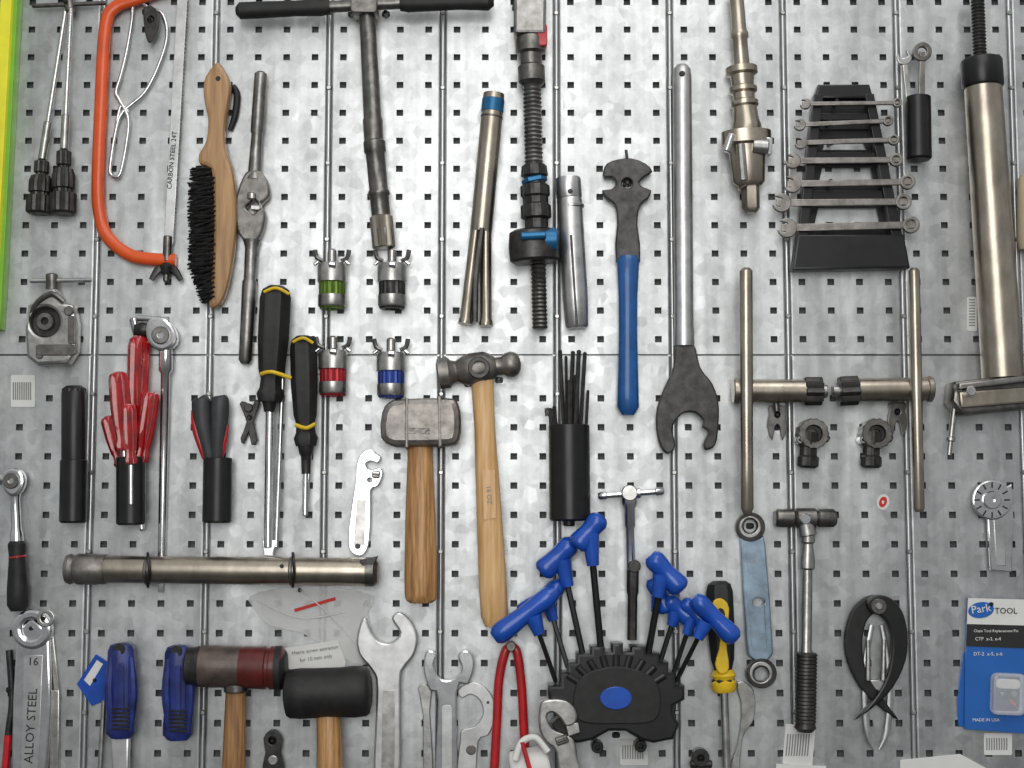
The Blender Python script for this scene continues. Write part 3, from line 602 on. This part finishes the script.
for (x,y1) in ((121,738),(178,740)):
    t=Tool('cable_cutter'); y0=643 if x<150 else 645
    t.la((x+1,y0),(x,y1),[(0,6),(2,11),(8,13.5),(30,14),(60,12.5),(80,14.5),(90,14.5),(95,10)],'blue_deep',16,sq=.8,fl=(5,.06))
    t.sw([(x-10,y0+14,22),(x-12,y0+50,24),(x-8,y0+88,22)],[3,4.5,3],'blue_deep',n=8); t.sw([(x+10,y0+14,22),(x+12,y0+50,24),(x+9,y0+88,22)],[3,4.5,3],'blue_deep',n=8)
    t.pl(rrect(x,y0+45,6,50,3),'blue_deep',26.5,2.5)
    for q in range(6): t.sw([(x-9,y0+66+q*4,27),(x,y0+66+q*4,29),(x+9,y0+66+q*4,27)],1,'black_rubber',n=6,sub=3)
    t.ytube(x,y0+6,6,'black_rubber',10,26,16)
    if x<150: t.pl([(x-9,y1-4),(x+9,y1-4),(x+8,790),(x-8,790)],'steel_satin',10,9,bev=2); t.cyl((x-17,700),(x-22,790),2.5,'steel',8)
    t.hook(x,y0+20,6); t.done()
t=Tool('soft_face_mallet')
t.la((186,666),(243,667),[(0,15),(2,18.5),(10,19),(12,20),(56,20)],'gunmetal',22,n=32); t.la((200,666),(242,667),[(0,19),(1,20.8),(42,20.8),(44,20)],'brown_grey',22,n=32)
t.la((240,667),(285,668),[(0,20.5),(26,21.5),(27,20),(30,20),(31,21.5),(42,21.5),(45,17)],'dark_red',22,n=32); t.la((276,668),(286,668),[(0,21.8),(6,21.8),(10,16)],'black_rubber',22,n=32)
t.la((236,684),(233,790),[(0,10),(20,10.5),(100,12)],'wood_dark',22,sq=.8); t.cyl((236,682),(236,692),12,'steel_dark',22); t.hook(212,680,22); t.hook(258,680,22); t.done()
t=Tool('rubber_mallet')
t.la((285,694),(371,691),[(0,15),(2,22),(5,24),(16,25),(30,24.5),(56,24.5),(70,25.5),(82,24.5),(85,22),(87,15)],'black_rubber',27,n=36)
t.la((328,712),(331,790),[(0,10),(4,12),(70,13)],'wood_mid',27,sq=.8); t.hook(308,708,26); t.hook(350,706,26); t.done()
t=Tool('pin_clip'); t.pl([(264,738),(270,730),(278,731),(283,740),(281,752),(285,775),(263,775),(266,752)],'gunmetal',4,9,sm=2,holes=[circ(273,740,4,12)]); t.pl(circ(273,760,5,14),'steel',12,3); t.hook(273,740,12); t.done()
t=Tool('open_end_wrench')
t.pl([(361,622),(366,618),(372,632),(378,640),(387,643),(395,640),(400,632),(392,618),(400,612),(412,622),(418,638),(414,655),(404,668),(401,685),(399,790),(375,790),(377,690),(372,670),(360,655),(357,640)],'steel_satin',4,10,bev=2,sm=3)
t.pl([(383,690),(395,690),(394,790),(381,790)],'steel',13.2,1.2,bev=.4); t.hook(388,652,6); t.done()
t=Tool('headset_spanner')
t.pl([(425,655),(430,650),(437,654),(434,664),(438,676),(447,680),(457,676),(462,668),(458,655),(466,650),(473,656),(474,668),(468,684),(457,692),(456,790),(436,790),(438,700),(430,690),(424,672)],'chrome',7,8,bev=1.6,sm=3); t.pl(rrect(447,740,10,70,3),'steel_satin',14.2,1,bev=.2); t.hook(447,690,6); t.done()
t=Tool('pin_spanner')
t.pl([(418,688),(426,684),(432,692),(430,712),(434,790),(424,790),(423,715)],'steel',2,4,sm=2)
t.pl([(458,690),(470,682),(484,686),(494,700),(495,718),(488,735),(478,742),(474,790),(456,790),(460,742),(462,730),(475,726),(483,714),(480,700),(470,694),(462,698)],'steel_satin',1,5,sm=3); t.pl(circ(471,750,5,16),'steel_dark',6,2); t.hook(488,702,6); t.done()
t=Tool('red_grip_pliers')
t.sw([(511,645),(505,652),(499,680),(497,720),(493,790)],[3,4.5,4.5,4.5,4.5],'red_paint',10); t.sw([(511,645),(517,652),(521,680),(523,710),(525,760),(524,790)],[3,4.5,4.5,4.5,4.5,4.5],'red_paint',10)
t.ytube(511,646,5,'steel_dark',4,17,14); t.hook(511,646,5); t.done()
t=Tool('adjustable_wrench')
t.pl([(540,705),(548,699),(566,700),(576,710),(576,722),(566,726),(560,718),(552,712),(547,716),(552,728),(566,734),(574,740),(578,760),(586,790),(562,790),(556,752),(546,742),(539,728)],'steel',34,9,bev=2,sm=3); t.pl([(566,724),(578,722),(580,732),(568,736)],'steel',35,7); t.cyl((556,742),(568,738),4,'steel_dark',43,fl=(8,.12)); t.hook(548,732,36); t.done()
t=Tool('paper_roll'); t.la((512,772),(550,764),[(0,18),(2,20),(38,20),(40,18)],'paper',22); t.sw([(515,760,42),(522,742,40),(536,738,38),(548,752,40)],3.5,'paper'); t.sw([(522,742,42),(530,770,44)],2.4,'red_paint'); t.hook(530,775,6); t.done()
# plastic bag and paper note
t=Tool('plastic_bag'); t.pl([(250,596),(278,588),(330,586),(374,596),(368,612),(374,640),(368,664),(352,662),(330,650),(300,632),(270,626),(252,606)],'clear_bag',2,1.2,bev=.2,sm=2)
t.sw([(256,600,4),(300,618,5),(345,612,4)],.8,'clear_bag',n=6); t.sw([(300,590,4),(330,615,5),(366,655,4)],.8,'clear_bag',n=6)
t.pl([(294,609),(335,597),(336,600),(295,612)],'ink_red',3.6,.4,bev=.05); t.hook(300,590,4); t.done()
t=Tool('paper_note'); t.pl([(284,648),(338,640),(346,662),(344,672),(300,676),(288,668)],'paper',4,.8,bev=.1); t.tx('Metric screw extractor',315,650,3.6,'ink_grey',5.4,ang=-8); t.tx('for 10 mm only',316,658,3.8,'ink_grey',5.4,ang=-8); t.hook(292,654,4); t.done()
def label(x,y,w_,h,ang=0,bars=9,vert=False):
    t=Tool('barcode_label'); t.pl(rrect(x,y,w_,h,1.5,ang),'paper',.05,.7,bev=.1)
    for i in range(bars):
        if vert: t.pl(rrect(x,y-h*.42+i*h*.84/bars,w_*.6,1.3,.2,ang),'ink_grey',.7,.25,bev=.02)
        else: t.pl(rrect(x-w_*.4+i*w_*.8/bars,y,1.3,h*.55,.2,ang),'ink_grey',.7,.25,bev=.02)
    t.done()
label(23,391,24,32); label(972,314,10,34,0,10,True); label(998,744,28,22); label(634,752,28,26); label(799,745,30,40,5)
t=Tool('round_sticker'); t.pl(circ(883,502,6.5,20,ry=8,ang=10),'paper',.05,.7,bev=.1); t.pl(circ(883,502,3.8,20,ry=5.5,ang=20),'ink_red',.6,.4,bev=.05,holes=[circ(883,502,1.3,10,ry=2)]); t.done()
t=Tool('paper_strip'); t.pl([(776,764),(826,766),(826,790),(776,790)],'paper',.2,3,bev=.3); t.pl([(900,760),(960,754),(986,768),(986,790),(900,790)],'paper',.2,3,bev=.3); t.done()
t=Tool('pin_clip'); t.ytube(700,757,9,'gunmetal',1,12,18,hole=4); t.cyl((690,764),(712,764),4,'gunmetal',8); t.hook(700,757,10); t.done()
# ---------------------------------------------------------------- light
def area(name,loc,tgt,size,pw,col=(1,1,1),sy=None):
    l=bpy.data.lights.new(name,'AREA'); l.energy=pw; l.color=col; l.size=size
    if sy: l.shape='RECTANGLE'; l.size_y=sy
    o=bpy.data.objects.new(name,l); bpy.context.scene.collection.objects.link(o); o.location=loc
    o.rotation_euler=(Vector(tgt)-Vector(loc)).to_track_quat('-Z','Y').to_euler(); return o
area('softbox_light',(-.1,-2.0,1.75),(0.02,0,1.4),1.1,18,(1,.99,.965),1.5)
area('added_top_light',(.3,-1.2,3.0),(0,0,1.4),1.2,11,(1,.98,.95))  # added area lamp from above to liven the metal, not a room fixture
wd=bpy.data.worlds.new('world'); bpy.context.scene.world=wd; wd.use_nodes=True; nt=wd.node_tree
bg=nt.nodes['Background']; tc=nt.nodes.new('ShaderNodeTexCoord'); sx=nt.nodes.new('ShaderNodeSeparateXYZ'); rp=nt.nodes.new('ShaderNodeValToRGB')
mr=nt.nodes.new('ShaderNodeMapRange'); mr.inputs['From Min'].default_value=-1
nt.links.new(tc.outputs['Generated'],sx.inputs[0]); nt.links.new(sx.outputs['Z'],mr.inputs['Value']); nt.links.new(mr.outputs[0],rp.inputs[0]); nt.links.new(rp.outputs[0],bg.inputs[0])
e=rp.color_ramp.elements; e[0].position=.2; e[0].color=(.12,.12,.12,1); e[1].position=.9; e[1].color=(.75,.755,.76,1); q=e.new(.5); q.color=(.43,.437,.44,1)
bg.inputs[1].default_value=.72
bpy.context.scene.view_settings.view_transform='Standard'
cam=bpy.data.cameras.new('camera'); co=bpy.data.objects.new('camera',cam); bpy.context.scene.collection.objects.link(co)
cam.lens=50; cam.sensor_width=36; co.location=C; co.rotation_euler=(math.pi/2+TILT,0,0); cam.clip_start=.01
bpy.context.scene.camera=co
